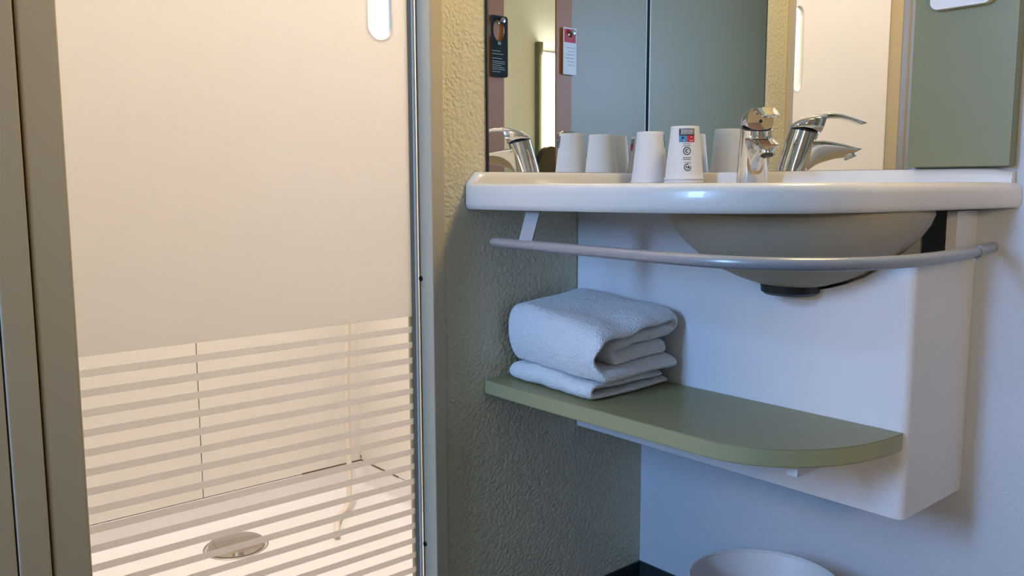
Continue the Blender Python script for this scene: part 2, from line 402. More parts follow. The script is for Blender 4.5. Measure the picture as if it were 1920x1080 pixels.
# ------------------------------------------------------------------ mirrors
MZ0, MZ1 = 0.8772, 1.95
mr = tag(empty('wall_mirror', (0.0, -0.20, MZ0)), 'frameless mirror on the left textured wall above the basin', 'mirror')
bm = bmesh.new(); bx(bm, (0.0008, -0.4035, MZ0), (0.0049, -0.0052, MZ1)); finish('mirror_glass', bm, M_MIRROR, mr, smooth=False)
bm = bmesh.new(); bx(bm, (0.0002, -0.4062, MZ0-0.001), (0.0054, -0.4035, MZ1)); finish('mirror_edge', bm, M_MEDGE, mr)
mr2 = tag(empty('wall_mirror', (0.27, 0.0, MZ0)), 'frameless mirror on the back wall, beside the green socket board', 'mirror')
bm = bmesh.new(); bx(bm, (0.0106, -0.0043, MZ0), (0.5225, -0.0005, MZ1)); finish('mirror_glass', bm, M_MIRROR, mr2, smooth=False)
bm = bmesh.new(); bx(bm, (0.0085, -0.0047, MZ0), (0.0106, -0.0005, MZ1), mi=0); bx(bm, (0.0018, -0.0046, MZ0), (0.0085, -0.0005, MZ1), mi=1)
finish('mirror_edge', bm, [M_MLIGHT, M_MEDGE], mr2, smooth=False)

# ------------------------------------------------------------------ washbasin
DK = 0.8573
front = spline([(0.002, -0.451, 0), (0.03, -0.4575, 0), (0.10, -0.464, 0), (0.20, -0.470, 0), (0.30, -0.471, 0), (0.40, -0.465, 0), (0.475, -0.449, 0), (0.535, -0.422, 0), (0.585, -0.378, 0), (0.617, -0.315, 0), (0.640, -0.225, 0), (0.655, -0.12, 0), (0.668, -0.045, 0), (0.679, -0.001, 0)], 5)
BC, BR = (0.453, -0.201), 0.172
wb = tag(empty('washbasin', (0.33, -0.23, 0.75)), 'white corner washbasin with rounded front edge and round bowl', 'washbasin')
def outline(inset, z, zslope=0.0):
    pts = []
    nf = len(front)
    for i, p in enumerate(front):
        t = (front[min(i+1, nf-1)] - front[max(i-1, 0)]).normalized()
        nrm = Vector((-t.y, t.x, 0))
        q = p + nrm*inset
        if i == 0: q = Vector((0.002, p.y + inset, 0))
        if i == nf-1: q = Vector((p.x - inset, -0.001, 0))
        pts.append((max(q.x, 0.002), min(q.y, -0.001), z + zslope*q.x/0.68))
    xe_, ye_ = pts[-1][0], pts[0][1]
    for k in range(1, 9): pts.append((xe_ + (0.002-xe_)*k/8, -0.001, z + zslope*(xe_*(1-k/8))/0.68))
    for k in range(1, 8): pts.append((0.002, -0.001 + (ye_+0.001)*k/8, z))
    return pts
bm = bmesh.new()
ZB0, ZBS = 0.8157, 0.0060
loops = [outline(0.035, ZB0+0.006, ZBS), outline(0.010, ZB0+0.0005, ZBS), outline(0.0045, ZB0, ZBS), outline(0.0015, ZB0+0.003, ZBS), outline(0.0, ZB0+0.009, ZBS*0.8),
         outline(0.0005, DK-0.012), outline(0.002, DK-0.006), outline(0.0055, DK-0.0015), outline(0.010, DK), outline(0.016, DK+0.0002)]
top = loops[-1]
hole = []
for x, y, z in top:
    a = math.atan2(y-BC[1], x-BC[0]); hole.append((BC[0]+BR*math.cos(a), BC[1]+BR*math.sin(a), DK))
mid = [(x*0.5+h[0]*0.5, y*0.5+h[1]*0.5, DK) for (x, y, z), h in zip(top, hole)]
loops += [mid, hole]
loft(bm, loops, cap=False)
finish('counter', bm, M_BASIN, wb, angle=50)
# upstand against both walls, swept down to the front at its left end
bm = bmesh.new()
def lip_sec(h, th):
    return [(0.0, -0.016), (th+0.003, -0.016), (th+0.001, 0.003), (th, 0.010*h/0.0195), (th-0.001, h-0.004), (th-0.005, h), (0.0, h)]
path = []
for s in range(25):          # along the left wall towards the corner
    y = -0.450 + (0.436)*s/24
    k = min(1.0, max(0.0, (y+0.450)/0.020)); h = 0.0195*math.sin(k*PI/2)**0.9 + 0.0004
    path.append(([(0.001+a, y, DK-0.0006+b) for a, b in lip_sec(h, 0.012)]))
path.append([(0.001+a, -(0.001+a), DK-0.0006+b) for a, b in lip_sec(0.0195, 0.012)])
for s in range(25):
    x = 0.014 + 0.655*s/24
    k = min(1.0, max(0.0, (0.6775-x)/0.016)); h = 0.0195*math.sin(k*PI/2)**0.8 + 0.0004
    path.append([(x, -(0.001+a), DK-0.0006+b) for a, b in lip_sec(h, 0.012)])
loft(bm, path, cap=True)
finish('upstand', bm, M_BASIN, wb, angle=45)
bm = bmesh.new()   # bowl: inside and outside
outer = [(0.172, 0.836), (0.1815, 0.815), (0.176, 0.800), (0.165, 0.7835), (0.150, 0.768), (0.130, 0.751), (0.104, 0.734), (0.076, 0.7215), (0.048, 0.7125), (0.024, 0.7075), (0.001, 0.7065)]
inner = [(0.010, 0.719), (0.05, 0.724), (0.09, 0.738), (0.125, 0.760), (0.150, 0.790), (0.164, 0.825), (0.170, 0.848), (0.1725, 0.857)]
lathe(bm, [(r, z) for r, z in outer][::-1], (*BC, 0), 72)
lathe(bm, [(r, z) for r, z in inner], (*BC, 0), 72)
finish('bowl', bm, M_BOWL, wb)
bm = bmesh.new(); lathe(bm, [(0.001, 0.700), (0.036, 0.700), (0.041, 0.704), (0.042, 0.714), (0.001, 0.716)], (BC[0]-0.002, BC[1]-0.004, -0.0025), 40)
finish('waste_cap', bm, M_BLACK, wb)
bm = bmesh.new(); tube(bm, spline([(BC[0], -0.165, 0.690), (BC[0], -0.145, 0.665), (BC[0]-0.02, -0.10, 0.62), (BC[0]-0.03, -0.03, 0.62), (BC[0]-0.03, -0.004, 0.62)], 8), 0.012, 16)
finish('waste_pipe', bm, M_BLACK, wb)

# ------------------------------------------------------------------ tap
TB = Vector((0.2834, -0.0596, DK)); SA = math.atan2(-0.70, 0.714)
tap = tag(empty('basin_tap', TB, SA), 'chrome single lever mixer tap standing on the basin deck', 'tap')
def tp(u, w, z):  # tap frame -> world  (u: spout direction, w: sideways, z: up, metres)
    return TB + Vector((math.cos(SA)*u - math.sin(SA)*w, math.sin(SA)*u + math.cos(SA)*w, z))
LEAN = 0.228
def ring(u, z, ru, rw, tilt, n=40, p=2.3):
    out = []
    for k in range(n):
        a = 2*PI*k/n; c, s = math.cos(a), math.sin(a)
        cu = math.copysign(abs(c)**(2/p), c)*ru; sw = math.copysign(abs(s)**(2/p), s)*rw
        out.append(tp(u + cu*math.cos(tilt), sw, z + cu*math.sin(tilt)))
    return out
bm = bmesh.new()
loops = []
for z, ru, rw in ((0.0, 0.0240, 0.0256), (0.003, 0.0244, 0.0256), (0.03, 0.0243, 0.0253), (0.06, 0.0246, 0.0252), (0.0880, 0.0250, 0.0252)):
    loops.append(ring(LEAN*z + 0.004*max(0, z-0.03)/0.06, z, ru, rw, -0.22*min(1, z/0.04)))
loops.append(ring(0.0242, 0.0889, 0.0232, 0.0236, -0.22))
loft(bm, loops); finish('tap_body', bm, M_CHROME, tap)
bm = bmesh.new(); loft(bm, [ring(0.0242, 0.0884, 0.0230, 0.0234, -0.22), ring(0.0248, 0.0912, 0.0230, 0.0234, -0.22)]); finish('cartridge_gap', bm, M_BLACK, tap)
# head: dome that runs forward into a flat lever
bm = bmesh.new()
def sec(u, zb, zt, w, n=32, p=3.0, du=0.0):
    out = []
    for k in range(n):
        a = 2*PI*k/n; c, s = math.cos(a), math.sin(a)
        y = math.copysign(abs(c)**(2/p), c)*w; z = (zb+zt)/2 + math.copysign(abs(s)**(2/p), s)*(zt-zb)/2
        out.append(tp(u + du*(z-zb), y, z))
    return out
head = [(0.0000, 0.0958, 0.0972, 0.009), (0.0015, 0.0953, 0.0990, 0.015), (0.005, 0.0945, 0.1025, 0.0205), (0.014, 0.0925, 0.1090, 0.0245), (0.024, 0.0903, 0.1136, 0.0255), (0.034, 0.0881, 0.1168, 0.0252), (0.043, 0.0861, 0.1188, 0.0238), (0.0495, 0.0847, 0.1198, 0.0212)]
loft(bm, [sec(u, zb, zt, w, du=0.30*min(1, u/0.0495)) for u, zb, zt, w in head])
finish('lever_head', bm, M_CHROME, tap, angle=50)
bm = bmesh.new()
lev = [(0.045, 0.1070, 0.1188, 0.0150), (0.056, 0.1085, 0.1200, 0.0160), (0.063, 0.1095, 0.1204, 0.0158), (0.072, 0.1100, 0.1199, 0.0154), (0.084, 0.1098, 0.1184, 0.0150), (0.098, 0.1068, 0.1140, 0.0146), (0.110, 0.1026, 0.1100, 0.0142), (0.119, 0.0992, 0.1066, 0.0134), (0.126, 0.1010, 0.1042, 0.0120), (0.129, 0.1022, 0.1032, 0.0090)]
loft(bm, [sec(u, zb, zt, w, p=4) for u, zb, zt, w in lev]); finish('lever', bm, M_CHROME, tap, angle=50)
bm = bmesh.new(); bmesh.ops.create_uvsphere(bm, u_segments=14, v_segments=8, radius=0.0030, matrix=Matrix.Translation(tp(0.0535, 0, 0.0985)))
finish('grub_screw', bm, M_BLACK, tap)
bm = bmesh.new()
sp_ = [(0.016, 0.014, 0.0765, 0.0190), (0.034, 0.0215, 0.0752, 0.0206), (0.045, 0.0300, 0.0742, 0.0204), (0.057, 0.0352, 0.0734, 0.0197), (0.075, 0.0405, 0.0702, 0.0188), (0.093, 0.0432, 0.0660, 0.0184), (0.105, 0.0475, 0.0627, 0.0182), (0.114, 0.0525, 0.0604, 0.0176), (0.1195, 0.0565, 0.0589, 0.0158)]
loops = []
for u, zb, zt, w in sp_:   # wide flat top, narrower rounded keel
    l = []
    for k in range(36):
        a = 2*PI*k/36; c, s = math.cos(a), math.sin(a)
        zm = zt - 0.006 if zt-zb > 0.012 else (zb+zt)/2
        y = math.copysign(abs(c)**0.5, c)*w
        z = zm + (s**0.6)*(zt-zm) if s >= 0 else zm - (abs(s)**0.9)*(zm-zb)
        if s < 0: y *= 1 - 0.45*(-s)
        l.append(tp(u, y, z))
    loops.append(l)
loft(bm, loops); finish('spout', bm, M_CHROME, tap, angle=45)
bm = bmesh.new()
ax = Vector((math.cos(SA)*0.42, math.sin(SA)*0.42, -0.907)).normalized()
c0 = tp(0.1010, 0, 0.0536); rot = ax.to_track_quat('Z', 'Y').to_matrix().to_4x4()
prof = [(0.0001, -0.002), (0.0118, -0.002), (0.0118, 0.010), (0.0108, 0.0122), (0.0096, 0.0122), (0.0094, 0.0095)]
loft(bm, [[c0 + (rot @ Vector((r*math.cos(2*PI*k/32), r*math.sin(2*PI*k/32), z))) for k in range(32)] for r, z in prof], cap=False)
ae = finish('aerator', bm, M_CHROME, tap)
bm = bmesh.new(); loft(bm, [[c0 + (rot @ Vector((r*math.cos(2*PI*k/32), r*math.sin(2*PI*k/32), z))) for k in range(32)] for r, z in ((0.0095, 0.0090), (0.0095, 0.0102), (0.0008, 0.0106))])
finish('aerator_mesh', bm, mat('aerator_grey', (0.10, 0.10, 0.09), 0.5), ae)

# ------------------------------------------------------------------ paper cups
CH, RB, RT_ = 0.0942, 0.0345, 0.0246
def cup_mesh():
    bm = bmesh.new()
    prof = [(RB-0.0012, 0.0006), (RB+0.0004, 0.0), (RB+0.0013, 0.0012), (RB+0.0013, 0.0024), (RB, 0.0036), (RB-0.0006, 0.0042)]
    for k in range(1, 12): prof.append((RB-0.0006 + (RT_-RB+0.0006)*k/12, 0.0042 + (CH-0.0062)*k/12))
    prof += [(RT_+0.0002, CH-0.0012), (RT_-0.0006, CH-0.0001), (RT_-0.0014, CH), (RT_-0.0019, CH-0.0008), (RT_-0.0016, CH-0.005), (0.001, CH-0.0048)]
    lathe(bm, prof, n=64)
    lathe(bm, [(0.001, CH-0.0056), (RT_-0.0017, CH-0.0058), (RB-0.0014, 0.002), (RB-0.0012, 0.0006)], n=64)
    bmesh.ops.remove_doubles(bm, verts=bm.verts, dist=1e-6)
    return bm
def cup_r(z): return RB-0.0006 + (RT_-RB+0.0006)*(z-0.0042)/(CH-0.0042)*1.0
def wrap(pts, z0=0.0):
    out = []
    for a, z in pts:
        r = cup_r(z) + 0.00035 + z0; out.append((r*math.cos(a/r), r*math.sin(a/r), z))
    return out
def print_mesh():
    """ink printed on the upside-down cup; a = arc length sideways, z = height"""
    bm = bmesh.new()
    def quad(a0, z0, a1, z1, mi, lift=0.0):
        n = max(1, int(abs(a1-a0)/0.0015)); m_ = max(1, int(abs(z1-z0)/0.004))
        g = [[bm.verts.new(p) for p in wrap([(a0+(a1-a0)*i/n, z0+(z1-z0)*j/m_) for i in range(n+1)], lift)] for j in range(m_+1)]
        for j in range(m_):
            for i in range(n):
                f = bm.faces.new((g[j][i], g[j][i+1], g[j+1][i+1], g[j+1][i])); f.material_index = mi
    def ring_(a, z, r0, r1, mi, lift=0.0, t0=0, t1=360, n=32):
        p = [[bm.verts.new(q) for q in wrap([(a+r*math.cos(math.radians(t0+(t1-t0)*i/n)), z+r*math.sin(math.radians(t0+(t1-t0)*i/n))) for i in range(n+1)], lift)] for r in (r0, r1)]
        for i in range(n):
            f = bm.faces.new((p[0][i], p[0][i+1], p[1][i+1], p[1][i])); f.material_index = mi
    def poly(pts, mi, lift=0.0):
        f = bm.faces.new([bm.verts.new(q) for q in wrap(pts, lift)]); f.material_index = mi
    rnd = random.Random(5)
    def dashes(a0, a1, z, h, mi, lift):
        a = a0
        while a < a1-0.0006:
            w = rnd.uniform(0.0010, 0.0026); quad(a, z-h/2, min(a1, a+w), z+h/2, mi, lift); a += w + 0.0005
    quad(-0.0139, 0.0770, 0.0139, 0.0892, 0)
    for z, h in ((0.0874, 0.0011), (0.0849, 0.0015), (0.0824, 0.0015), (0.0798, 0.0011)): dashes(-0.0122+rnd.uniform(0, .002), 0.0124, z, h, 1, 0.00012)
    quad(-0.0139, 0.0655, 0.0002, 0.0770, 2); quad(0.0002, 0.0655, 0.0139, 0.0770, 3)
    # dark swirl on blue, white mark on red
    poly([(-0.0095, 0.0740), (-0.0068, 0.0752), (-0.0044, 0.0744), (-0.0052, 0.0718), (-0.0080, 0.0712)], 0, 0.00012)
    poly([(-0.0100, 0.0682), (-0.0080, 0.0694), (-0.0066, 0.0688), (-0.0078, 0.0676)], 0, 0.00012)
    poly([(-0.0064, 0.0684), (-0.0050, 0.0696), (-0.0040, 0.0686), (-0.0056, 0.0674)], 1, 0.00012)
    poly([(0.0064, 0.0748), (0.0096, 0.0750), (0.0082, 0.0732)], 1, 0.00012)
    ring_(0.0080, 0.0700, 0.0020, 0.0031, 1, 0.00012, 190, 350, 10)
    for z in (0.0627, 0.0592): dashes(-0.0062, 0.0066, z, 0.0010, 0, 0)
    ring_(0.0002, 0.0500, 0.0054, 0.0069, 0); ring_(0.0002, 0.0500, 0.0016, 0.0032, 0, 0, 30, 310, 16)
    for z in (0.0384, 0.0352): dashes(-0.0066, 0.0082, z, 0.0012, 0, 0)
    # the four letters, printed upside down with the cup
    cu = bpy.data.curves.new('letters', 'FONT'); cu.body = 'PEFC'; cu.size = 0.0042; cu.align_x = 'CENTER'; cu.align_y = 'CENTER'; cu.space_character = 1.5
    to = bpy.data.objects.new('letters', cu); COL.objects.link(to)
    dg = bpy.context.evaluated_depsgraph_get(); dg.update()
    tm = to.evaluated_get(dg).to_mesh(); vv = [(-v.co.x+0.0012, -v.co.y+0.0300) for v in tm.vertices]
    nv = [bm.verts.new(q) for q in wrap(vv)]
    for p in tm.polygons:
        try: bm.faces.new([nv[i] for i in p.vertices]).material_index = 0
        except ValueError: pass
    bpy.data.objects.remove(to); bpy.data.curves.remove(cu)
    ring_(0.0014, 0.0215, 0.0050, 0.0064, 0, 0, 70, 380)
    poly([(-0.0022, 0.0238), (0.0012, 0.0230), (-0.0004, 0.0196)], 0); poly([(0.0016, 0.0226), (0.0034, 0.0246), (0.0052, 0.0222), (0.0040, 0.0192), (0.0022, 0.0196)], 0)
    poly([(0.0000, 0.0192), (0.0014, 0.0194), (0.0012, 0.0180), (-0.0002, 0.0180)], 0)
    return bm
cm = bpy.data.meshes.new('cup_wall'); b_ = cup_mesh(); bmesh.ops.recalc_face_normals(b_, faces=b_.faces); b_.to_mesh(cm); b_.free(); cm.materials.append(M_CUP); cm.shade_smooth(); cm.set_sharp_from_angle(angle=math.radians(50))
pm_ = bpy.data.meshes.new('printed_mark'); b_ = print_mesh(); bmesh.ops.recalc_face_normals(b_, faces=b_.faces); b_.to_mesh(pm_); b_.free()
for m in (M_INK, M_INKW, M_INKB, M_INKR): pm_.materials.append(m)
def cup(x, y, z, rz, label, printed=True):
    c = tag(empty('paper_cup', (x, y, z), rz), label, 'cup', 'upturned paper cups on the basin')
    link('cup_wall', cm, c)
    if printed: link('printed_mark', pm_, c)
    return c
dirA = math.atan2(0.758, 0.652); dirB = math.atan2(-0.80, 0.60)+0.16
cup(0.0667, -0.0669, DK, dirA, 'plain-faced white paper cup upside down on the basin, nearest the corner')
cup(0.1486, -0.0696, DK, 0.0, 'white paper cup under the printed cup, only its rim showing', False)
cup(0.1486, -0.0696, DK+0.0058, dirB, 'upside-down white paper cup with black, blue and red print facing out')

# ------------------------------------------------------------------ towel rail
rl_ = tag(empty('towel_rail', (0.3, -0.47, 0.766)), 'grey curved towel rail under the basin front edge', 'towel rail')
RZ = 0.7660
path = spline([(0.087, -0.4590, RZ), (0.13, -0.4630, RZ), (0.20, -0.4685, RZ), (0.30, -0.4755, RZ), (0.40, -0.4810, RZ), (0.47, -0.4840, RZ), (0.53, -0.4800, RZ), (0.58, -0.4590, RZ), (0.617, -0.4300, RZ), (0.648, -0.3850, RZ), (0.666, -0.3250, RZ), (0.672, -0.25, RZ), (0.668, -0.17, RZ), (0.659, -0.09, RZ), (0.6485, -0.012, RZ)], 6)
path = [Vector((p.x, p.y, p.z)) for p in path]
bm = bmesh.new(); tube(bm, path, 0.0078, 20, cap=True); finish('rail_tube', bm, M_RAIL, rl_)
for p, q in ((path[0], path[1]), (path[-1], path[-2])):
    bm = bmesh.new(); d = (p-q).normalized()
    tube(bm, [p - d*0.002, p + d*0.002, p + d*0.005, p + d*0.0068], [0.0080, 0.0080, 0.0066, 0.0030], 20); finish('end_cap', bm, M_RAIL, rl_)
bm = bmesh.new()
loft(bm, [[(x0, y, z), (x1, y, z), (x1, y+0.003, z), (x0, y+0.003, z)] for x0, x1, y, z in ((0.1560, 0.1850, -0.4700, 0.7600), (0.1560, 0.1850, -0.4690, 0.775), (0.1475, 0.1775, -0.4490, 0.812), (0.1450, 0.1750, -0.4430, 0.8190))])
finish('rail_bracket', bm, mat('pale_grey_steel', (0.38, 0.39, 0.41), 0.4), rl_)
bm = bmesh.new()
pb = Vector((0.6595, -0.094, RZ)); dd = Vector((0.115, -0.99, 0)).normalized(); ss_ = Vector((0.99, 0.115, 0)).normalized()
prof = [(math.cos(math.radians(a))*r, math.sin(math.radians(a))*r) for r, seq in ((0.0092, range(-200, 61, 20)), (0.0079, range(60, -201, -20))) for a in seq]
loft(bm, [[pb + dd*t + ss_*u + Vector((0, 0, v)) for u, v in prof] for t in (-0.006, 0.006)])
loft(bm, [[pb + dd*t + ss_*u + Vector((0, 0, v)) for u, v in ((-0.001, -0.0085), (0.006, -0.0085), (0.001, -0.0135), (-0.001, -0.0135))] for t in (-0.006, 0.006)])
finish('rail_bracket', bm, M_RAIL, rl_)

# ------------------------------------------------------------------ boxed pipe cover under the basin
PP, PX, PZ = -0.190, 0.6224, 0.4017
pc = tag(empty('pipe_cover', (0.31, -0.1, PZ)), 'white boxed pipe cover on the back wall under the basin', 'pipe cover')
def bowl_z(r):
    pr_ = sorted(outer)
    for (r0, z0), (r1, z1) in zip(pr_, pr_[1:]):
        if r0 <= r <= r1: return z0 + (z1-z0)*(r-r0)/(r1-r0)
    return 0.8145
R_ = 0.012
cols = []   # (outer xy, inner xy, top z)
for k in range(0, 121):
    x = 0.002 + (PX-R_-0.002)*k/120
    rr = math.hypot(x-BC[0], PP-BC[1])
    zt = min(0.8145, bowl_z(rr)-0.0045) if rr < 0.181 else 0.8145
    if x > BC[0] and zt > 0.762: zt = 0.762
    cols.append(((x, PP), (x, PP+0.014), zt))
for k in range(1, 9):
    a = -PI/2 + PI/2*k/8; cx_, cy_ = PX-R_, PP+R_
    cols.append(((cx_+R_*math.cos(a), cy_+R_*math.sin(a)), (PX-0.014, PP+0.014), 0.762))
for y, zt in ((-0.120, 0.762), (-0.0690, 0.762), (-0.0688, 0.8175), (-0.03, 0.8175), (-0.0005, 0.8175)):
    cols.append(((PX, y), (PX-0.014, y), zt))
bm = bmesh.new()
loft(bm, [[(o_[0], o_[1], PZ), (o_[0], o_[1], zt), (i_[0], i_[1], zt), (i_[0], i_[1], PZ)] for o_, i_, zt in cols], cap=True)
finish('cover_panel', bm, M_PANEL, pc, angle=30)
box('added_light_block', (0.004, PP+0.015, PZ+0.012), (PX-0.015, -0.001, PZ+0.022), M_PANEL, pc)  # unseen board added to shut out light so the inside stays dark

# ------------------------------------------------------------------ green shelf
SZ1, SZ0 = 0.5240, 0.5000
sh = tag(empty('shelf', (0.3, -0.30, SZ0)), 'sage green shelf with one rounded corner, holding the towels', 'shelf')
ol = [(0.001, -0.4125)]
ol += [(0.10, -0.4150), (0.20, -0.4150), (0.30, -0.4140), (0.38, -0.4135), (0.42, -0.4130), (0.455, -0.4125)]
for k in range(1, 25):
    a = PI/2*k/24
    ol.append((0.455 + 0.163*math.sin(a)**0.97, -0.1905 - 0.2220*math.cos(a)**0.90 if k < 24 else -0.1905))
ol += [(0.4, -0.1905), (0.001, -0.1905)]
bm = bmesh.new(); prism(bm, ol, [], lambda u, v, d: (u, v, d), SZ1, SZ0, 0, 0)
o = finish('shelf_board', bm, [M_SHELF], sh, angle=30); bevel_mod(o, 0.0012, 2)
bm = bmesh.new(); loft(bm, [[(x, y, SZ1-0.0016) , (x, y, SZ0+0.0016)] for x, y in [(p[0]+0.0003*(1 if p[0] > .45 else 0), p[1]-0.0003) for p in ol[:-2]]], cap=False, close=False)
finish('edge_band', bm, M_GREENE, sh, angle=30)
bm = bmesh.new(); bx(bm, (0.5430, -0.3520, SZ0-0.0165), (0.5600, -0.191, SZ0), 0.0015); finish('shelf_support', bm, M_WHITE, sh)

# ------------------------------------------------------------------ folded towels
def ribbon(bm, path, t, x0, x1, nx, shape, seed, mi=0):
    """thick folded sheet: path in (y, z), extruded along x; shape(x01, y, z) -> (dx, dy, dz)"""
    P = [Vector((p[0], p[1], 0)) for p in path]; n = len(P); prof = []
    offs = []
    for i, p in enumerate(P):
        tn = (P[min(i+1, n-1)] - P[max(i-1, 0)]).normalized(); offs.append(Vector((-tn.y, tn.x, 0)))
    ring_ = [p + o*t/2 for p, o in zip(P, offs)]
    e = (P[-1]-P[-2]).normalized(); ring_ += [P[-1] + offs[-1]*t*0.32 + e*t*0.34, P[-1] - offs[-1]*t*0.32 + e*t*0.34]
    ring_ += [p - o*t/2 for p, o in zip(P[::-1], offs[::-1])]
    e = (P[0]-P[1]).normalized(); ring_ += [P[0] - offs[0]*t*0.32 + e*t*0.34, P[0] + offs[0]*t*0.32 + e*t*0.34]
    cen = [P[min(i, n-1)] if i < n else P[-1] for i in range(n)] + [P[-1]]*2 + [p for p in P[::-1]] + [P[0]]*2
    loops = []
    for k in range(nx+1):
        s = k/nx; x = x0 + (x1-x0)*s
        sh_ = 1.0
        e_ = min(k, nx-k)
        if e_ == 0: sh_ = 0.45
        elif e_ == 1: sh_ = 0.86
        l = []
        for q, c in zip(ring_, cen):
            q2 = c + (q-c)*sh_
            dx, dy, dz = shape(s, q2.x, q2.y)
            nz = noise.noise(Vector((x*22+seed, q2.x*22, q2.y*30)))*0.0022 + noise.noise(Vector((x*60+seed, q2.x*60, q2.y*60)))*0.0008
            l.append((x+dx, q2.x+dy+nz*0.6, q2.y+dz+nz))
        loops.append(l)
    vs = [[bm.verts.new(p) for p in l] for l in loops]; m_ = len(vs[0])
    for a, b in zip(vs, vs[1:]):
        for i in range(m_): bm.faces.new((a[i], a[(i+1) % m_], b[(i+1) % m_], b[i]))
    for l in (vs[0], vs[-1]):     # end faces follow the sheet
        for i in range(n-1): bm.faces.new((l[i], l[i+1], l[2*n+1-(i+1)], l[2*n+1-i]))
        bm.faces.new((l[n-1], l[n], l[n+1], l[n+2])); bm.faces.new((l[2*n+1], l[2*n+2], l[2*n+3], l[0]))
def fold(seq, n=10, na=9):
    """seq of ('L', y0, z0, y1, z1) and ('A', cy, cz, r, a0, a1) -> points"""
    out = []
    for s in seq:
        if s[0] == 'L':
            for k in range(n): out.append((s[1]+(s[3]-s[1])*k/n, s[2]+(s[4]-s[2])*k/n))
        else:
            for k in range(na+1):
                a = math.radians(s[4]+(s[5]-s[4])*k/na); out.append((s[1]+s[3]*math.cos(a), s[2]+s[3]*math.sin(a)))
    return out
T1 = SZ1
# lower towel: one fold at the front, layers opening to the back
p1 = fold([('L', -0.204, 0.0065, -0.362, 0.0068), ('A', -0.364, 0.0160, 0.0092, 270, 90), ('L', -0.360, 0.0252, -0.202, 0.0205)])
bm = bmesh.new()
def shp1(s, y, z):
    f = (y+0.2)/-0.17
    return (0.002*math.sin(y*40) - 0.012*(1-f)*(s-0.5), -0.018*s*f, T1 + 0.0006 + (z/0.03)*(0.002*math.sin(s*7+y*20) - 0.003*s))
ribbon(bm, p1, 0.0122, 0.024, 0.236, 30, shp1, 1.3)
tw = finish('towel', bm, M_TERRY, angle=70)
own_origin(tw, (0.13, -0.27, T1)); tag(tw, 'white folded terry towel lying directly on the green shelf', 'towel')
ss = tw.modifiers.new('subsurf', 'SUBSURF'); ss.levels = 1; ss.render_levels = 1
# upper towel: three layers wrapped by the outer fold
p2 = fold([('L', -0.206, 0.0060, -0.352, 0.0060), ('A', -0.356, 0.0228, 0.0168, 270, 90), ('L', -0.352, 0.0396, -0.222, 0.0404), ('A', -0.216, 0.0343, 0.0060, 90, -90), ('L', -0.222, 0.0283, -0.325, 0.0283), ('A', -0.325, 0.0226, 0.0057, 90, 270), ('L', -0.325, 0.0169, -0.206, 0.0169)])
bm = bmesh.new()
def shp2(s, y, z):
    f = min(1, max(0, (y+0.2)/-0.17)); q = max(0, z/0.045)
    hump = 0.009*math.exp(-((s-0.18)/0.30)**2)*q + 0.017*(1-f)**1.3*q
    sag = -0.010*q*max(0, s-0.75)*4*f
    rip = (0.0030*math.sin(y*60+s*5) + 0.0024*math.sin(y*110+1))*(s**3)*q
    return (0.004*math.sin(y*30+z*60) + 0.012*f*(s-0.2) + 0.010*(s**5)*math.sin(z*190+1.0), -0.024*s*f, T1 + 0.0318 + z + hump + sag + rip - 0.003*s)
ribbon(bm, p2, 0.0108, 0.020, 0.240, 34, shp2, 7.7)
tw2 = finish('towel', bm, M_TERRY, angle=70)
own_origin(tw2, (0.13, -0.27, T1+0.032)); tag(tw2, 'thicker white terry towel folded on top of the lower towel', 'towel')
ss = tw2.modifiers.new('subsurf', 'SUBSURF'); ss.levels = 1; ss.render_levels = 1

# ------------------------------------------------------------------ waste bin
BN = (0.4243, -0.2028)
wbn = tag(empty('waste_bin', (*BN, 0.0)), 'round white plastic waste bin on the floor below the shelf', 'bin')
bm = bmesh.new()
lathe(bm, [(0.001, 0.001), (0.086, 0.001), (0.088, 0.004), (0.1128, 0.244), (0.1135, 0.246), (0.1118, 0.246), (0.1105, 0.244), (0.0862, 0.006), (0.001, 0.004)], (*BN, 0), 72)
finish('bucket', bm, M_BIN, wbn)
bm = bmesh.new(); lathe(bm, [(0.1122, 0.243), (0.1150, 0.2435), (0.1160, 0.2470), (0.1150, 0.2500), (0.1130, 0.2503), (0.1112, 0.2485), (0.1110, 0.2440)], (*BN, 0), 72)
finish('rim', bm, M_BIN, wbn)

# ------------------------------------------------------------------ green socket board and mirror lamp on the back wall
GB = (0.5279, 0.6690, -0.0250, 0.8793)
gb = tag(empty('socket_board', (0.6, -0.0125, GB[3])), 'sage green wall board with white socket, right of the mirrors', 'wall board')
bm = bmesh.new(); bx(bm, (GB[0], GB[2], GB[3]), (GB[1], -0.0005, 1.95), 0.0018); flat_normals(finish('board', bm, M_GREEN, gb))
bm = bmesh.new()
prism(bm, rrect(0.5545, 1.1005, 0.6385, 1.1845, 0.012), [[(0.5965+0.021*math.cos(2*PI*k/32), 1.1425+0.021*math.sin(2*PI*k/32)) for k in range(32)]], lambda u, v, d: (u, d, v), -0.0375, -0.0252, 0, 0)
sk = finish('power_socket', bm, M_WHITE, gb, angle=30); bevel_mod(sk, 0.002, 3)
bm = bmesh.new(); lathe(bm, [(0.001, 0.0), (0.0215, 0.0), (0.0215, 0.002), (0.001, 0.002)], n=32); bmesh.ops.transform(bm, matrix=Matrix.Translation((0.5965, -0.0262, 1.1425)) @ Matrix.Rotation(PI/2, 4, 'X'), verts=bm.verts)
finish('socket_well', bm, M_WHITE, sk)
ml = tag(empty('mirror_lamp', (0.597, -0.025, 1.40)), 'vertical strip lamp on the green board above the socket', 'lamp')
bm = bmesh.new(); bx(bm, (0.565, -0.060, 1.38), (0.629, -0.0255, 1.86), 0.004); finish('lamp_body', bm, M_GREENE, ml)
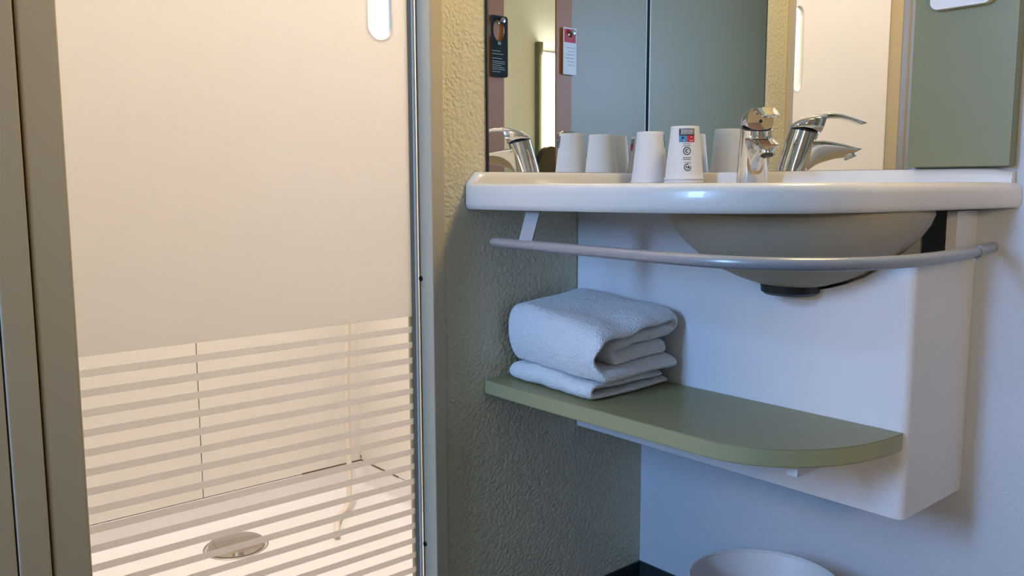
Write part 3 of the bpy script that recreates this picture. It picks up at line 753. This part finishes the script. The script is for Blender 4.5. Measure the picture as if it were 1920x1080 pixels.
bm = bmesh.new(); bx(bm, (0.568, -0.092, 1.40), (0.626, -0.060, 1.84), 0.012, 4); finish('diffuser', bm, M_LAMPW, ml)

# ------------------------------------------------------------------ things seen only in the mirrors
def hook(y, z, label):
    h = tag(empty('coat_hook', (XR, y, z)), label, 'hook')
    bm = bmesh.new(); lathe(bm, [(0.001, 0.034), (0.010, 0.032), (0.0125, 0.027), (0.010, 0.022), (0.005, 0.018), (0.005, 0.003), (0.011, 0.002), (0.011, 0.0), (0.001, 0.0)], n=24)
    bmesh.ops.transform(bm, matrix=Matrix.Translation((XR, y, z)) @ Matrix.Rotation(-PI/2, 4, 'Y'), verts=bm.verts)
    finish('knob', bm, M_BRUSH, h); return h
hook(-1.043, 1.525, 'round steel knob on the orange board holding the dark door hanger')
hook(-1.452, 1.522, 'round steel knob on the orange board holding the red and white card')
# dark hanger
dh = tag(empty('door_hanger', (XR-0.010, -1.035, 1.30)), 'dark green door hanger card with pale text, hung on a knob', 'door hanger')
bm = bmesh.new()
prism(bm, rrect(-1.082, 1.297, -0.990, 1.545, 0.012, 6), [[(-1.034+0.030*math.cos(2*PI*k/28), 1.488+0.046*math.sin(2*PI*k/28)) for k in range(28)]], lambda u, v, d: (d, u, v), XR-0.0120, XR-0.0108)
for z, w in ((1.402, 0.045), (1.390, 0.062), (1.372, 0.052), (1.360, 0.070), (1.352, 0.070), (1.344, 0.050), (1.336, 0.066), (1.328, 0.070), (1.318, 0.045)):
    bx(bm, (XR-0.0124, -0.996-w, z-0.0014), (XR-0.0121, -0.996, z+0.0014), mi=1)
bx(bm, (XR-0.0124, -1.044, 1.428), (XR-0.0121, -1.028, 1.440), mi=1)
finish('card', bm, [M_TAG, M_TEXTD], dh, smooth=False)
rh = tag(empty('door_hanger', (XR-0.010, -1.44, 1.34)), 'white card door hanger with red top, hung on a knob', 'door hanger')
bm = bmesh.new()
prism(bm, rrect(-1.486, 1.338, -1.404, 1.542, 0.004, 3), [[(-1.448+0.013*math.cos(2*PI*k/20), 1.512+0.015*math.sin(2*PI*k/20)) for k in range(20)]], lambda u, v, d: (d, u, v), XR-0.0120, XR-0.0108)
prism(bm, [(-1.481, 1.478), (-1.410, 1.478), (-1.410, 1.536), (-1.481, 1.536)], [[(-1.448+0.014*math.cos(2*PI*k/20), 1.512+0.016*math.sin(2*PI*k/20)) for k in range(20)]], lambda u, v, d: (d, u, v), XR-0.0126, XR-0.0121, 1, 1)
for z in (1.455, 1.440, 1.425, 1.41, 1.395, 1.38): bx(bm, (XR-0.0124, -1.474, z-0.0012), (XR-0.0121, -1.424+0.008*math.sin(z*300), z+0.0012), mi=2)
finish('card', bm, [M_PAPER, M_INKR, M_TEXTD], rh, smooth=False)
# lamp in the next room
wl = tag(empty('wall_lamp', (2.60, -2.16, 0.93)), 'tall lit white strip lamp on the wall of the next room', 'lamp')
M_BACK = mat('grey_green_lamp_back', (0.16, 0.20, 0.15), 0.5)
bm = bmesh.new(); bx(bm, (2.565, -2.096, 0.90), (2.5995, -2.060, 1.655), 0.004); finish('lamp_post', bm, M_BACK, wl)
bm = bmesh.new(); bx(bm, (2.580, -2.255, 0.925), (2.5995, -2.096, 1.605), 0.004); finish('lamp_back', bm, mat('blue_grey_metal', (0.22, 0.26, 0.32), 0.5), wl)
bm = bmesh.new()
ro = [(-2.100, 0.945), (-2.190, 0.945)] + [(-2.190-0.030*math.sin(PI/2*k/8), 0.975-0.030*math.cos(PI/2*k/8)) for k in range(1, 9)] + [(-2.220+0.0, 1.545)] + [(-2.175-0.045*math.cos(PI/2*k/8), 1.545+0.045*math.sin(PI/2*k/8)) for k in range(1, 9)] + [(-2.100, 1.590)]
prism(bm, ro, [], lambda u, v, d: (d, u, v), 2.556, 2.580); finish('diffuser', bm, M_LAMPON, wl, angle=30)
dk = tag(empty('desk', (2.45, -2.3, 0)), 'dark desk top below the lit strip lamp in the next room', 'desk')
box('desk_top', (2.25, -2.75, 0.885), (2.555, -1.85, 0.935), M_DESK, dk, 0.003)
for y in (-2.70, -1.95): box('leg', (2.30, y, 0.0), (2.34, y+0.04, 0.885), M_DESK, dk)
ch = tag(empty('desk_chair', (2.05, -1.66, 0)), 'black chair with rounded backrest by the desk', 'chair')
bm = bmesh.new(); prism(bm, [(-1.80+0.30*k/16, 0.62+0.42*math.sin(PI*k/16)**0.45) for k in range(17)], [], lambda u, v, d: (d, u, v), 2.02, 2.06); finish('backrest', bm, M_BLACK, ch)
box('seat', (2.06, -1.86, 0.44), (2.46, -1.46, 0.50), M_BLACK, ch, 0.02)
box('back_post', (2.05, -1.67, 0.48), (2.075, -1.63, 0.66), M_BLACK, ch)
for x, y in ((2.08, -1.84), (2.08, -1.50), (2.42, -1.84), (2.42, -1.50)): box('leg', (x, y, 0.0), (x+0.025, y+0.025, 0.445), M_BLACK, ch)
